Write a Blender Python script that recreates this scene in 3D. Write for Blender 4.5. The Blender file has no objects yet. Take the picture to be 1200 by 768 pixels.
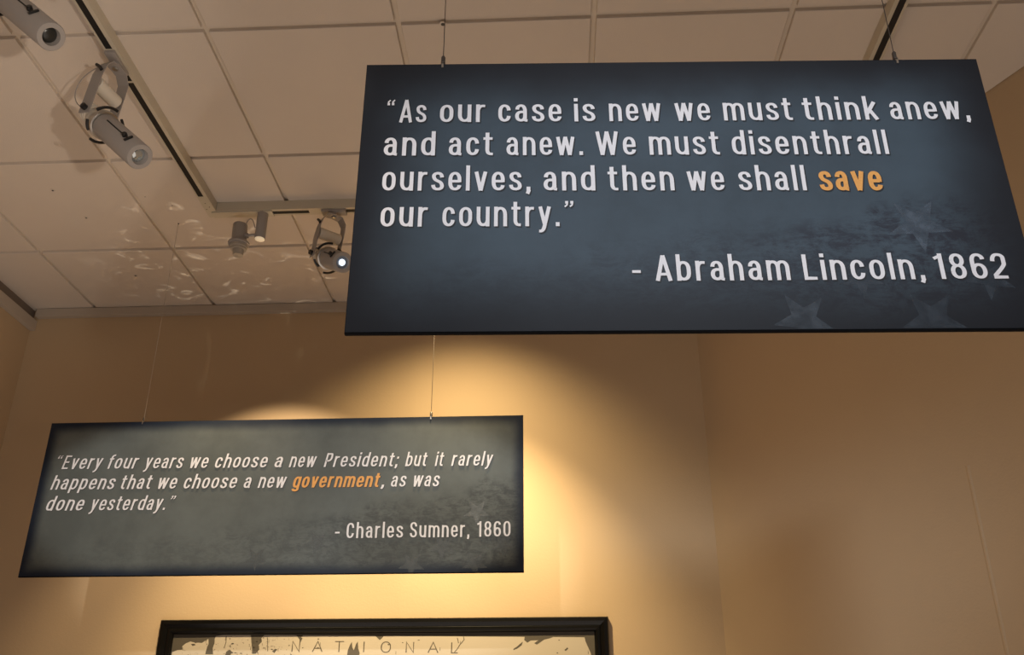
import bpy, bmesh, math, random
from mathutils import Vector, Matrix, Euler
PI = math.pi
sc = bpy.context.scene
COL = sc.collection
R = random.Random(7)
ZC = 1.55                      # camera height above the floor
ZCEIL = ZC + 2.1464            # face of the ceiling tiles

# ------------------------------------------------------------------ camera
cam_d = bpy.data.cameras.new('camera'); cam = bpy.data.objects.new('camera', cam_d); COL.objects.link(cam)
_r = Vector((0.9990, 0.0438, -0.0008)); _u = Vector((0.0177, -0.3855, 0.9225)); _f = Vector((-0.0401, 0.9217, 0.3859))
_f.normalize(); _r = (_r - _f * _r.dot(_f)).normalized(); _u = _r.cross(_f)
cam.matrix_world = Matrix(((_r.x, _u.x, -_f.x, 0), (_r.y, _u.y, -_f.y, 0), (_r.z, _u.z, -_f.z, ZC), (0, 0, 0, 1)))
cam_d.sensor_fit = 'HORIZONTAL'; cam_d.sensor_width = 36
cam_d.lens = 36 * 1018.35 / 1200
cam_d.shift_x = -(604.15 - 600) / 1200
cam_d.shift_y = (475.27 - 384) / 1200
cam_d.clip_start = 0.02
sc.camera = cam

# ------------------------------------------------------------------ view, world, lights
sc.view_settings.view_transform = 'Standard'; sc.view_settings.look = 'None'
sc.view_settings.gamma = 1.0; sc.view_settings.use_curve_mapping = False
sc.view_settings.exposure = 0.0
w = bpy.data.worlds.new('world'); sc.world = w; w.use_nodes = True
w.node_tree.nodes['Background'].inputs[0].default_value = (1.0, 0.88, 0.80, 1)
w.node_tree.nodes['Background'].inputs[1].default_value = 0.21

def aim(o, target):
    d = Vector(target) - o.location
    o.rotation_euler = d.to_track_quat('-Z', 'Y').to_euler()

def spot(name, loc, target, power, color, angle, blend, radius=0.02):
    l = bpy.data.lights.new(name, 'SPOT'); l.energy = power; l.color = color
    l.spot_size = math.radians(angle); l.spot_blend = blend; l.shadow_soft_size = radius
    o = bpy.data.objects.new(name, l); COL.objects.link(o); o.location = loc; aim(o, target)
    return o

def area(name, loc, target, power, color, sx, sy):
    l = bpy.data.lights.new(name, 'AREA'); l.shape = 'RECTANGLE'; l.size = sx; l.size_y = sy
    l.energy = power; l.color = color
    o = bpy.data.objects.new(name, l); COL.objects.link(o); o.location = loc; aim(o, target)
    return o

# wash on the back wall from the heads of the rear track
WARM = (1.0, 0.76, 0.40)
spot('wall_wash_left_light', (-1.243, 2.965, ZC + 1.885), (-1.26, 3.778, ZC + 0.66), 75, (1.0, 0.77, 0.48), 78, 0.45, 0.012)
spot('wall_wash_left_low_light', (-1.243, 2.965, ZC + 1.883), (-1.30, 3.778, ZC + 0.35), 150, WARM, 52, 1.0, 0.012)
spot('wall_wash_middle_light', (-0.415, 2.98, ZC + 1.93), (-0.42, 3.778, ZC + 0.95), 75, WARM, 108, 1.0, 0.02)
spot('wall_wash_low_light', (-0.415, 2.985, ZC + 1.928), (-0.32, 3.778, ZC + 0.45), 250, WARM, 68, 1.0, 0.02)
# gallery lamps behind the camera: the fronts of the signs
spot('sign_light_large', (0.5, -2.1, ZC + 1.90), (0.36, 1.31, ZC + 1.0), 330, (0.82, 0.90, 1.0), 30, 0.6, 0.25).scale = (1.0, 0.55, 1.0)
spot('sign_light_small', (-1.0, -1.9, ZC + 1.80), (-1.0, 3.05, ZC + 0.92), 430, (1.0, 0.96, 0.88), 23.5, 0.35, 0.03).scale = (1.0, 0.42, 1.0)   # shuttered to the sign
# unseen low spot, added to cast the shadow of the left head on the tiles
spot('unseen_low_light', (0.85, -0.2, ZC - 0.1), (-2.5, 2.45, ZC + 2.146), 190, (1.0, 0.86, 0.72), 32, 1.0, 0.035)
# unseen area light added in place of bounce from the floor
area('floor_fill_light', (-0.3, 0.9, 0.25), (-0.3, 1.0, 3.0), 50, (1.0, 0.86, 0.74), 4.0, 4.4)
# unseen patterned spot added to imitate picture glass glints: ripples on the rear tiles
g = spot('ripple_gobo_light', (-1.45, 3.36, ZC - 0.25), (-1.45, 3.40, ZC + 2.146), 80, (1.0, 0.86, 0.66), 35, 0.9, 0.0)
g.data.use_nodes = True
nt = g.data.node_tree; em = nt.nodes['Emission']
tc = nt.nodes.new('ShaderNodeTexCoord'); mp = nt.nodes.new('ShaderNodeMapping'); mp.inputs['Scale'].default_value = (7.0, 10.0, 5.0)
nz = nt.nodes.new('ShaderNodeTexNoise'); nz.inputs['Scale'].default_value = 2.2; nz.inputs['Detail'].default_value = 2.5; nz.inputs['Distortion'].default_value = 2.2
rp = nt.nodes.new('ShaderNodeValToRGB'); rp.color_ramp.elements[0].position = 0.59; rp.color_ramp.elements[0].color = (0, 0, 0, 1)
rp.color_ramp.elements[1].position = 0.74; rp.color_ramp.elements[1].color = (1, 1, 1, 1)
nt.links.new(tc.outputs['Normal'], mp.inputs[0]); nt.links.new(mp.outputs[0], nz.inputs['Vector'])
nt.links.new(nz.outputs[0], rp.inputs[0]); nt.links.new(rp.outputs[0], em.inputs['Strength'])

# ------------------------------------------------------------------ materials
def new_mat(name, color, rough=0.6, metal=0.0, spec=0.5):
    m = bpy.data.materials.new(name); m.use_nodes = True
    b = m.node_tree.nodes['Principled BSDF']
    b.inputs['Base Color'].default_value = (*color, 1); b.inputs['Roughness'].default_value = rough
    b.inputs['Metallic'].default_value = metal; b.inputs['Specular IOR Level'].default_value = spec
    return m

def node(m, t, **kw):
    n = m.node_tree.nodes.new(t)
    for k, v in kw.items():
        if k in n.inputs: n.inputs[k].default_value = v
        else: setattr(n, k, v)
    return n

def speckle(m, scale, amount, bump=0.0, bscale=None, detail=4):
    """a little tonal variation and fine relief"""
    L = m.node_tree.links; b = m.node_tree.nodes['Principled BSDF']
    base = tuple(b.inputs['Base Color'].default_value)
    tc = node(m, 'ShaderNodeTexCoord')
    n = node(m, 'ShaderNodeTexNoise', Scale=scale, Detail=detail)
    L.new(tc.outputs['Object'], n.inputs['Vector'])
    mx = node(m, 'ShaderNodeMix', data_type='RGBA')
    mx.inputs[6].default_value = tuple(c * (1 - amount) for c in base[:3]) + (1,)
    mx.inputs[7].default_value = tuple(min(1, c * (1 + amount)) for c in base[:3]) + (1,)
    L.new(n.outputs[0], mx.inputs[0]); L.new(mx.outputs[2], b.inputs['Base Color'])
    if bump:
        n2 = node(m, 'ShaderNodeTexNoise', Scale=bscale or scale * 8, Detail=3.0)
        L.new(tc.outputs['Object'], n2.inputs['Vector'])
        bp = node(m, 'ShaderNodeBump', Strength=bump, Distance=0.002)
        L.new(n2.outputs[0], bp.inputs['Height']); L.new(bp.outputs[0], b.inputs['Normal'])
    return m

M = {}
M['wall'] = speckle(new_mat('tan wall paint', (0.47, 0.345, 0.215), 0.75), 2.0, 0.05, 0.25, 120)
M['tile'] = speckle(new_mat('ceiling tile', (0.60, 0.53, 0.465), 0.9), 3.0, 0.05, 0.35, 260)
M['bar'] = new_mat('ceiling bar', (0.62, 0.54, 0.45), 0.6)
M['plenum'] = new_mat('plenum', (0.08, 0.07, 0.06), 0.9)
M['trim'] = new_mat('trim paint', (0.42, 0.36, 0.30), 0.6)
M['gap_shade'] = new_mat('painted gap shade', (0.16, 0.125, 0.10), 0.8)
M['floor'] = speckle(new_mat('carpet', (0.22, 0.16, 0.11), 0.95), 60, 0.2, 0.6, 300)
M['track'] = new_mat('track enamel', (0.50, 0.45, 0.36), 0.45)
M['slot'] = new_mat('track slot', (0.006, 0.005, 0.005), 0.6)
M['lampgrey'] = new_mat('lamp enamel', (0.30, 0.275, 0.26), 0.42)
M['lampwhite'] = new_mat('lamp pale enamel', (0.62, 0.57, 0.49), 0.45)
M['black'] = new_mat('black handle', (0.008, 0.008, 0.009), 0.4)
M['steel'] = new_mat('steel', (0.55, 0.53, 0.50), 0.28, 1.0)
M['darksteel'] = new_mat('dark steel', (0.10, 0.085, 0.075), 0.45, 0.6)
M['edge'] = new_mat('sign edge', (0.003, 0.0032, 0.004), 0.9, 0.0, 0.1)
M['white_ink'] = speckle(new_mat('white lettering', (0.82, 0.80, 0.82), 0.6), 300, 0.05)
M['orange_ink'] = speckle(new_mat('orange lettering', (0.80, 0.37, 0.085), 0.55), 260, 0.18)
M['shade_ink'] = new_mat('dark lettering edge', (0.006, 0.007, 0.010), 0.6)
M['frame'] = new_mat('black lacquer', (0.003, 0.0028, 0.0026), 0.25, 0.0, 0.35)
M['reflector'] = new_mat('lamp inside', (0.02, 0.02, 0.018), 0.3)
m = new_mat('lit lens', (0.9, 0.95, 1.0), 0.2); b = m.node_tree.nodes['Principled BSDF']
b.inputs['Emission Color'].default_value = (0.75, 0.88, 1.0, 1); b.inputs['Emission Strength'].default_value = 2.5
M['lit'] = m
m = new_mat('end cap glow', (0.9, 0.85, 0.7), 0.3); b = m.node_tree.nodes['Principled BSDF']
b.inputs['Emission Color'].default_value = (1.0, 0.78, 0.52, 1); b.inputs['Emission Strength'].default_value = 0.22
M['cap_glow'] = m  # glow painted on the driver's end cap, which is no lamp
m = new_mat('lens glass', (0.55, 0.60, 0.62), 0.06); m.node_tree.nodes['Principled BSDF'].inputs['Metallic'].default_value = 0.8
M['glass'] = m
M['blueglass'] = new_mat('blue grey lens', (0.30, 0.36, 0.45), 0.1)
m = new_mat('frosted glass', (0.42, 0.38, 0.33), 0.3); b = m.node_tree.nodes['Principled BSDF']
b.inputs['Transmission Weight'].default_value = 0.2; b.inputs['IOR'].default_value = 1.3
M['frost'] = m

def sign_face(name, W, H, mid, dark, patch, edge, vig, patch_amt):
    """printed ground: mottled slate with a dark blue border and a darker cloudy lower right"""
    m = new_mat(name, mid, 0.6, 0.0, 0.35); L = m.node_tree.links; b = m.node_tree.nodes['Principled BSDF']
    tc = node(m, 'ShaderNodeTexCoord'); sx = node(m, 'ShaderNodeSeparateXYZ'); L.new(tc.outputs['Object'], sx.inputs[0])
    def mth(op, a, b_=None, c=None):
        n = node(m, 'ShaderNodeMath', operation=op)
        for i, v in enumerate((a, b_, c)):
            if v is None: continue
            if isinstance(v, (int, float)): n.inputs[i].default_value = v
            else: L.new(v, n.inputs[i])
        return n.outputs[0]
    def noise(scale, detail, rough=0.6, stretch=(1, 1, 1), dist=0.0):
        mp = node(m, 'ShaderNodeMapping'); mp.inputs['Scale'].default_value = stretch
        L.new(tc.outputs['Object'], mp.inputs[0])
        n = node(m, 'ShaderNodeTexNoise', Scale=scale, Detail=detail, Roughness=rough, Distortion=dist)
        L.new(mp.outputs[0], n.inputs['Vector']); return n.outputs[0]
    def ramp(v, a, bb):
        n = node(m, 'ShaderNodeMapRange', interpolation_type='SMOOTHSTEP')
        n.inputs['From Min'].default_value = a; n.inputs['From Max'].default_value = bb
        L.new(v, n.inputs['Value']); return n.outputs[0]
    def mix(f, a, c):
        n = node(m, 'ShaderNodeMix', data_type='RGBA')
        if isinstance(f, (int, float)): n.inputs[0].default_value = f
        else: L.new(f, n.inputs[0])
        for i, v in ((6, a), (7, c)):
            if isinstance(v, tuple): n.inputs[i].default_value = (*v, 1)
            else: L.new(v, n.inputs[i])
        return n.outputs[2]
    X, Z = sx.outputs['X'], sx.outputs['Z']
    # distance from the border (object origin at the middle of the bottom edge)
    dx = mth('SUBTRACT', W / 2, mth('ABSOLUTE', X))
    dz = mth('MINIMUM', Z, mth('SUBTRACT', H, Z))
    wob = mth('MULTIPLY', mth('SUBTRACT', noise(5, 3), 0.5), vig * 0.5)
    dd = mth('SMOOTH_MIN', dx, dz, vig * 0.8)
    dd = mth('ADD', dd, wob)
    inner = ramp(dd, edge[0], vig)
    fine = noise(20, 10, 0.8, (1, 1, 1.4), 0.5); big = noise(3.2, 4, 0.55)
    c = mix(ramp(noise(3.4, 7, 0.65), 0.32, 0.68), tuple(v * 1.12 for v in mid), tuple(v * 0.74 for v in mid))
    # cloudy bank, rising to the right
    hill = mth('ADD', mth('MULTIPLY', X, 0.16), H * 0.34)
    hill = mth('ADD', hill, mth('MULTIPLY', mth('SUBTRACT', noise(4.5, 5, 0.65, (1, 1, 1), 0.6), 0.5), H * 0.55))
    below = ramp(mth('SUBTRACT', hill, Z), -0.03, 0.05)
    grain = ramp(mth('ADD', fine, mth('MULTIPLY', noise(60, 4, 0.8, (0.5, 1, 2.2)), 0.45)), 0.62, 0.84)
    rightw = mth('ADD', mth('MULTIPLY', ramp(X, -W * 0.35, W * 0.45), 0.75), 0.25)
    f = mth('MULTIPLY', mth('MULTIPLY', below, grain), mth('MULTIPLY', rightw, patch_amt))
    c = mix(f, c, patch)
    wv = noise(220, 2, 0.5, (1, 1, 3)); c = mix(mth('MULTIPLY', wv, 0.16), c, tuple(v * 1.5 for v in mid))
    c = mix(inner, dark, c)
    L.new(c, b.inputs['Base Color'])
    return m

def ghost(name, color, alpha):
    m = bpy.data.materials.new(name); m.use_nodes = True; nt = m.node_tree; b = nt.nodes['Principled BSDF']
    b.inputs['Base Color'].default_value = (*color, 1); b.inputs['Roughness'].default_value = 0.5
    tc = node(m, 'ShaderNodeTexCoord'); n = node(m, 'ShaderNodeTexNoise', Scale=40, Detail=6, Roughness=0.7)
    nt.links.new(tc.outputs['Object'], n.inputs['Vector'])
    mr = node(m, 'ShaderNodeMapRange'); mr.inputs['From Min'].default_value = 0.35; mr.inputs['From Max'].default_value = 0.65
    mr.inputs['To Min'].default_value = alpha * 0.45; mr.inputs['To Max'].default_value = alpha * 1.35
    nt.links.new(n.outputs[0], mr.inputs['Value']); nt.links.new(mr.outputs[0], b.inputs['Alpha'])
    return m

M['lincoln_face'] = sign_face('large sign print', 1.197, 0.597, (0.045, 0.068, 0.090), (0.005, 0.007, 0.012), (0.011, 0.011, 0.021), (0.0,), 0.17, 1.0)
M['sumner_face'] = sign_face('small sign print', 1.825, 0.597, (0.105, 0.118, 0.112), (0.003, 0.010, 0.026), (0.034, 0.038, 0.040), (0.006,), 0.055, 0.9)
M['star'] = ghost('faint star', (0.075, 0.102, 0.135), 0.66)
M['star_dim'] = ghost('dim star', (0.036, 0.050, 0.068), 0.60)
M['star_grey'] = ghost('faint grey star', (0.19, 0.205, 0.20), 0.50)
M['star_grey_dim'] = ghost('dim grey star', (0.10, 0.11, 0.108), 0.5)

# ------------------------------------------------------------------ helpers
def link(name, me, mat, parent=None, loc=None):
    o = bpy.data.objects.new(name, me); COL.objects.link(o)
    if mat is not None:
        for mm in (mat if isinstance(mat, (list, tuple)) else [mat]): me.materials.append(mm)
    if parent: o.parent = parent
    if loc is not None: o.location = loc
    return o

def obj(name, bm, mat, parent=None, smooth=False, loc=None):
    me = bpy.data.meshes.new(name); bmesh.ops.recalc_face_normals(bm, faces=bm.faces[:]) if bm.faces else None
    bm.to_mesh(me); bm.free()
    if smooth:
        for p in me.polygons: p.use_smooth = True
        try: me.set_sharp_from_angle(angle=math.radians(38))
        except Exception: pass
    return link(name, me, mat, parent, loc)

def thing(name, label, cat, loc=(0, 0, 0), rotz=0.0, group=None):
    o = bpy.data.objects.new(name, None); COL.objects.link(o); o.empty_display_size = 0.1
    o.location = loc; o.rotation_euler = (0, 0, rotz); o['label'] = label; o['category'] = cat
    if group: o['group'] = group
    return o

def structure(o): o['kind'] = 'structure'; return o

def box(bm, x0, x1, y0, y1, z0, z1, bevel=0.0):
    vs = [bm.verts.new((x, y, z)) for x in (x0, x1) for y in (y0, y1) for z in (z0, z1)]
    idx = [(0, 1, 3, 2), (4, 6, 7, 5), (0, 4, 5, 1), (2, 3, 7, 6), (0, 2, 6, 4), (1, 5, 7, 3)]
    fs = [bm.faces.new([vs[i] for i in f]) for f in idx]
    if bevel:
        es = list({e for f in fs for e in f.edges})
        bmesh.ops.bevel(bm, geom=es, offset=bevel, segments=2, affect='EDGES', profile=0.6)
    return vs

def basis(d, up=(0, 0, 1)):
    d = Vector(d).normalized(); up = Vector(up)
    if abs(d.dot(up)) > 0.98: up = Vector((1, 0, 0))
    a = d.cross(up).normalized(); b_ = a.cross(d)
    return a, b_, d

def lathe(bm, origin, axis, prof, n=32, cap0=True, cap1=True):
    """prof: list of (distance along the axis, radius)"""
    a, b_, d = basis(axis); o = Vector(origin); rings = []
    for t, r in prof:
        rings.append([bm.verts.new(o + d * t + (a * math.cos(2 * PI * i / n) + b_ * math.sin(2 * PI * i / n)) * r) for i in range(n)])
    for r0, r1 in zip(rings, rings[1:]):
        for i in range(n): bm.faces.new((r0[i], r0[(i + 1) % n], r1[(i + 1) % n], r1[i]))
    if cap0: bm.faces.new(rings[0])
    if cap1: bm.faces.new(rings[-1])

def tube(bm, pts, r, n=8):
    pts = [Vector(p) for p in pts]; rings = []
    for i, p in enumerate(pts):
        d = (pts[min(i + 1, len(pts) - 1)] - pts[max(i - 1, 0)])
        a, b_, _ = basis(d)
        rings.append([bm.verts.new(p + (a * math.cos(2 * PI * k / n) + b_ * math.sin(2 * PI * k / n)) * r) for k in range(n)])
    for r0, r1 in zip(rings, rings[1:]):
        for i in range(n): bm.faces.new((r0[i], r0[(i + 1) % n], r1[(i + 1) % n], r1[i]))
    bm.faces.new(rings[0]); bm.faces.new(rings[-1])

def strip(bm, pts, side, w, t):
    """flat bar following pts; side = direction of its width"""
    pts = [Vector(p) for p in pts]; rings = []
    for i, p in enumerate(pts):
        d = (pts[min(i + 1, len(pts) - 1)] - pts[max(i - 1, 0)]).normalized()
        s = Vector(side); s = (s - d * s.dot(d)).normalized(); n = s.cross(d)
        rings.append([bm.verts.new(p + s * w / 2 * a + n * t / 2 * b_) for a, b_ in ((1, 1), (1, -1), (-1, -1), (-1, 1))])
    for r0, r1 in zip(rings, rings[1:]):
        for i in range(4): bm.faces.new((r0[i], r0[(i + 1) % 4], r1[(i + 1) % 4], r1[i]))
    bm.faces.new(rings[0]); bm.faces.new(rings[-1])

def prism(bm, poly, z0, z1):
    lo = [bm.verts.new((x, y, z0)) for x, y in poly]; hi = [bm.verts.new((x, y, z1)) for x, y in poly]
    n = len(poly); bm.faces.new(lo); bm.faces.new(hi)
    for i in range(n): bm.faces.new((lo[i], lo[(i + 1) % n], hi[(i + 1) % n], hi[i]))

# ------------------------------------------------------------------ the room shell
XL, YB, YF = -2.61, 3.778, -2.4
CX = 0.714                                     # rear right corner; the right wall runs off at an angle
OD = Vector((0.508, -0.861, 0)).normalized(); ON = Vector((-OD.y, OD.x, 0))      # ON points out of the room
OL = 4.30
PX, PY = CX + OD.x * OL, YB + OD.y * OL
T = 0.12; ZT = ZCEIL + 0.06

bm = bmesh.new(); prism(bm, [(XL - T, YF), (PX + T, YF), (PX + T, PY), (CX + T, YB + T), (XL - T, YB + T)], -0.1, 0.0)
structure(obj('floor', bm, M['floor']))
bm = bmesh.new(); box(bm, XL - T, CX + 0.07, YB, YB + T, 0, ZT)
structure(obj('wall_back', bm, M['wall']))
bm = bmesh.new(); box(bm, XL - T, XL, YF, YB, 0, ZT)
structure(obj('wall_left', bm, M['wall']))
bm = bmesh.new(); a = Vector((CX, YB, 0)); e = a + OD * OL
prism(bm, [(a.x, a.y), (e.x, e.y), (e.x + ON.x * T, e.y + ON.y * T), (a.x + ON.x * T, a.y + ON.y * T)], 0, ZT)
structure(obj('wall_right', bm, M['wall']))
bm = bmesh.new(); box(bm, PX, PX + T, YF, PY, 0, ZT)
structure(obj('wall_side', bm, M['wall']))
# faint joint bead on the angled wall
bm = bmesh.new(); s0 = a + OD * 1.222; s1 = s0 + OD * 0.014; k = -0.0022
prism(bm, [(s0.x, s0.y), (s0.x + OD.x * .004 + ON.x * k, s0.y + OD.y * .004 + ON.y * k), (s1.x - OD.x * .004 + ON.x * k, s1.y - OD.y * .004 + ON.y * k), (s1.x, s1.y)], 0.0, ZC + 0.90)
structure(obj('trim_3', bm, M['wall']))
# ceiling edge trims
bm = bmesh.new(); box(bm, XL + 0.028, CX - 0.02, YB - 0.03, YB, ZC + 2.101, ZCEIL - 0.003, 0.002)
structure(obj('trim_1', bm, M['trim']))
bm = bmesh.new(); box(bm, XL, XL + 0.028, YF, YB, ZC + 2.034, ZC + 2.088, 0.002)
structure(obj('trim_2', bm, M['trim']))

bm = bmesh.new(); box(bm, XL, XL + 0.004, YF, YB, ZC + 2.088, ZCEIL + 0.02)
structure(obj('gap_shade_strip', bm, M['gap_shade']))  # strip above the left trim; its dark colour stands in for shade

# ------------------------------------------------------------------ ceiling: dark deck, bars and lay-in tiles
GX, GY, P = -1.065, 2.0225, 0.61
G = 0.009            # half a joint
DEPTH = 0.014        # tile faces stand this much below the bars
deck = bmesh.new()
prism(deck, [(XL, YF), (PX, YF), (PX, PY), (CX, YB), (XL, YB)], ZT, ZT + 0.08)
ceiling = structure(obj('ceiling', deck, M['plenum']))

def inside_clip(poly):
    """clip a convex polygon to the room outline"""
    def cut(poly, nx, ny, c):
        out = []
        for i, p in enumerate(poly):
            q = poly[(i + 1) % len(poly)]
            dp = nx * p[0] + ny * p[1] - c; dq = nx * q[0] + ny * q[1] - c
            if dp <= 0: out.append(p)
            if (dp < 0 < dq) or (dq < 0 < dp):
                t = dp / (dp - dq); out.append((p[0] + (q[0] - p[0]) * t, p[1] + (q[1] - p[1]) * t))
        return out
    g = 0.002
    for nx, ny, c in ((-1, 0, -XL - g), (1, 0, PX - g), (0, 1, YB - g), (0, -1, -YF - g), (ON.x, ON.y, ON.x * CX + ON.y * YB - g)):
        if len(poly) >= 3: poly = cut(poly, nx, ny, c)
    return poly

def area2(p): return abs(sum(p[i][0] * p[(i + 1) % len(p)][1] - p[(i + 1) % len(p)][0] * p[i][1] for i in range(len(p)))) / 2

def tile_mesh(poly, cx, cy):
    """tegular tile: wide top, bevelled step to a smaller face"""
    bm = bmesh.new()
    def inset(p, d):
        out = []
        n = len(p)
        for i in range(n):
            a_, b_, c_ = Vector(p[i - 1]), Vector(p[i]), Vector(p[(i + 1) % n])
            e1 = (b_ - a_).normalized(); e2 = (c_ - b_).normalized()
            n1 = Vector((-e1.y, e1.x)); n2 = Vector((-e2.y, e2.x)); k = (n1 + n2); k = k / max(0.3, k.dot(n1)) * d
            out.append((b_.x + k.x, b_.y + k.y))
        return out
    if sum(poly[i][0] * poly[(i + 1) % len(poly)][1] - poly[(i + 1) % len(poly)][0] * poly[i][1] for i in range(len(poly))) < 0: poly = poly[::-1]
    zs = [(0.030, 0.0), (0.0015, 0.0), (0.0, 0.0015)]
    rings = []
    for z, d in zs:
        q = inset(poly, d) if d else poly
        rings.append([bm.verts.new((x - cx, y - cy, z)) for x, y in q])
    n = len(poly)
    for r0, r1 in zip(rings, rings[1:]):
        for i in range(n): bm.faces.new((r0[i], r0[(i + 1) % n], r1[(i + 1) % n], r1[i]))
    bm.faces.new(rings[0]); bm.faces.new(rings[-1])
    bmesh.ops.recalc_face_normals(bm, faces=bm.faces[:])
    me = bpy.data.meshes.new('ceiling_tile'); bm.to_mesh(me); bm.free(); return me

full = None
for i in range(-4, 8):
    for j in range(-8, 4):
        x0, x1 = GX + i * P + G, GX + (i + 1) * P - G
        y0, y1 = GY + j * P + G, GY + (j + 1) * P - G
        sq = [(x0, y0), (x1, y0), (x1, y1), (x0, y1)]
        pl = inside_clip(sq)
        clean = []
        for q in pl:
            if not clean or (abs(q[0] - clean[-1][0]) + abs(q[1] - clean[-1][1])) > 1e-4: clean.append(q)
        if len(clean) < 3 or area2(clean) < 0.002: continue
        cx, cy = (x0 + x1) / 2, (y0 + y1) / 2
        if area2(clean) > 0.999 * area2(sq):
            if full is None: full = tile_mesh(sq, cx, cy); full.materials.append(M['tile'])
            me = full
        else:
            me = tile_mesh(clean, cx, cy); me.materials.append(M['tile'])
        o = bpy.data.objects.new('ceiling_tile', me); COL.objects.link(o); o.parent = ceiling
        o.location = (cx, cy, ZCEIL + R.uniform(-0.0004, 0.0004))
        o.rotation_euler = (R.uniform(-0.0008, 0.0008), R.uniform(-0.0008, 0.0008), 0)
# bars showing in the joints: runners front to back, cross bars between
def bar(poly):
    pl = inside_clip(poly)
    if len(pl) >= 3 and area2(pl) > 1e-4:
        bm = bmesh.new(); prism(bm, pl, ZCEIL + DEPTH, ZCEIL + DEPTH + 0.02); obj('grid_bar', bm, M['bar'], ceiling)
g2 = 0.0088
for i in range(-3, 8):
    x = GX + i * P; bar([(x - g2, YF), (x + g2, YF), (x + g2, YB), (x - g2, YB)])
for j in range(-7, 4):
    y = GY + j * P
    for i in range(-4, 8):
        x0, x1 = GX + i * P + g2, GX + (i + 1) * P - g2
        bar([(x0, y - g2), (x1, y - g2), (x1, y + g2), (x0, y + g2)])
# little fixing holes left in the tiles
for (x, y, r) in ((-1.981, 2.802, .0045), (-1.941, 2.992, .0045), (-1.9415, 3.459, .005), (-1.544, 2.925, .002), (-1.63, 2.86, .0015), (-0.3144, 2.0311, .006), (-1.03, 3.262, .008)):
    bm = bmesh.new(); lathe(bm, (x, y, ZCEIL - 0.0025), (0, 0, 1), [(0, r * 1.9), (0.0012, r * 1.9)], 14); lathe(bm, (x, y, ZCEIL - 0.0029), (0, 0, 1), [(0, r), (0.001, r)], 12)
    for f in bm.faces[16:]: f.material_index = 1
    obj('fixing_hole', bm, [M['tile'], M['plenum']], ceiling)

# ------------------------------------------------------------------ lettering: a narrow gothic drawn as strokes
def rounded(pts):
    """points (x, y[, r]) -> polyline with rounded corners"""
    out = []
    n = len(pts)
    for i, p in enumerate(pts):
        if len(p) == 2 or i in (0, n - 1): out.append((p[0], p[1])); continue
        a, c = Vector(pts[i - 1][:2]), Vector(pts[i + 1][:2]); b_ = Vector(p[:2]); r = p[2]
        da, dc = (a - b_), (c - b_)
        ra = min(r * (1.38 if abs(da.y) > abs(da.x) else .95), da.length * (1.0 if i == 1 else 0.5)); rc = min(r * (1.38 if abs(dc.y) > abs(dc.x) else .95), dc.length * (1.0 if i == n - 2 else 0.5))
        p0 = b_ + da.normalized() * ra; p3 = b_ + dc.normalized() * rc; k = 0.60
        p1 = p0 + (b_ - p0) * k; p2 = p3 + (b_ - p3) * k
        for s in range(7):
            t = s / 6; q = p0 * (1 - t) ** 3 + p1 * 3 * t * (1 - t) ** 2 + p2 * 3 * t * t * (1 - t) + p3 * t ** 3
            out.append((q.x, q.y))
    clean = [out[0]]
    for q in out[1:]:
        if (q[0] - clean[-1][0]) ** 2 + (q[1] - clean[-1][1]) ** 2 > 1e-6: clean.append(q)
    return clean

def ribbon(pl, hw, hh):
    """quads along pl; half width hw for upright strokes and hh for level ones"""
    quads = []; n = len(pl); L_, R_ = [], []
    for i in range(n):
        p = Vector(pl[i])
        d0 = (p - Vector(pl[i - 1])).normalized() if i > 0 else None
        d1 = (Vector(pl[i + 1]) - p).normalized() if i < n - 1 else None
        if d0 is None: d0 = d1
        if d1 is None: d1 = d0
        d = (d0 + d1)
        if d.length < 0.2: d = d1
        d.normalize(); nn = Vector((-d.y, d.x)); c = max(0.5, nn.dot(Vector((-d0.y, d0.x))))
        h = math.sqrt((hw * nn.x) ** 2 + (hh * nn.y) ** 2) / c
        L_.append(p + nn * h); R_.append(p - nn * h)
    for i in range(n - 1): quads.append([R_[i], R_[i + 1], L_[i + 1], L_[i]])
    return quads

a_, z_ = 0.075, 0.415                      # centre lines of the left and right stems
lo, xh = 0.062, 0.715                      # centre lines at baseline and x-height
r = 0.18
def bowl(l=a_, rr=z_, b=lo, t=xh, q=r):
    m_ = (b + t) / 2
    return [(l, m_), (l, b, q), (rr, b, q), (rr, t, q), (l, t, q), (l, m_)]
GL = {}
def G_(ch, adv, *strokes): GL[ch] = (adv, strokes)
G_('o', .49, bowl())
G_('n', .49, [(a_, 0), (a_, .777)], [(a_, .50), (a_, xh, .17), (z_, xh, .19), (z_, 0)])
G_('h', .49, [(a_, 0), (a_, 1.04)], [(a_, .50), (a_, xh, .17), (z_, xh, .19), (z_, 0)])
G_('m', .78, [(a_, 0), (a_, .777)], [(a_, .50), (a_, xh, .15), (.39, xh, .17), (.39, 0)], [(.39, .50), (.39, xh, .15), (.705, xh, .17), (.705, 0)])
G_('r', .34, [(a_, 0), (a_, .777)], [(a_, .46), (a_, .725, .20), (.33, .705)])
G_('u', .49, [(z_, .777), (z_, 0)], [(a_, .777), (a_, lo, .19), (z_, lo, .17), (z_, .28)])
G_('a', .47, [(a_ + .01, .54), (a_ + .01, xh, .15), (.37, xh, .17), (.37, .12), (.37, .06, .06), (.46, .05)], [(.37, .43), (a_, .43, .16), (a_, lo, .16), (.37, lo, .17), (.37, .24)])
G_('e', .48, [(a_, .385), (z_ - .01, .385)], [(z_ - .01, .34), (z_ - .01, xh, .19), (a_, xh, .19), (a_, lo, .19), (z_ - .01, lo, .19), (z_ - .01, .22)])
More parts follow.
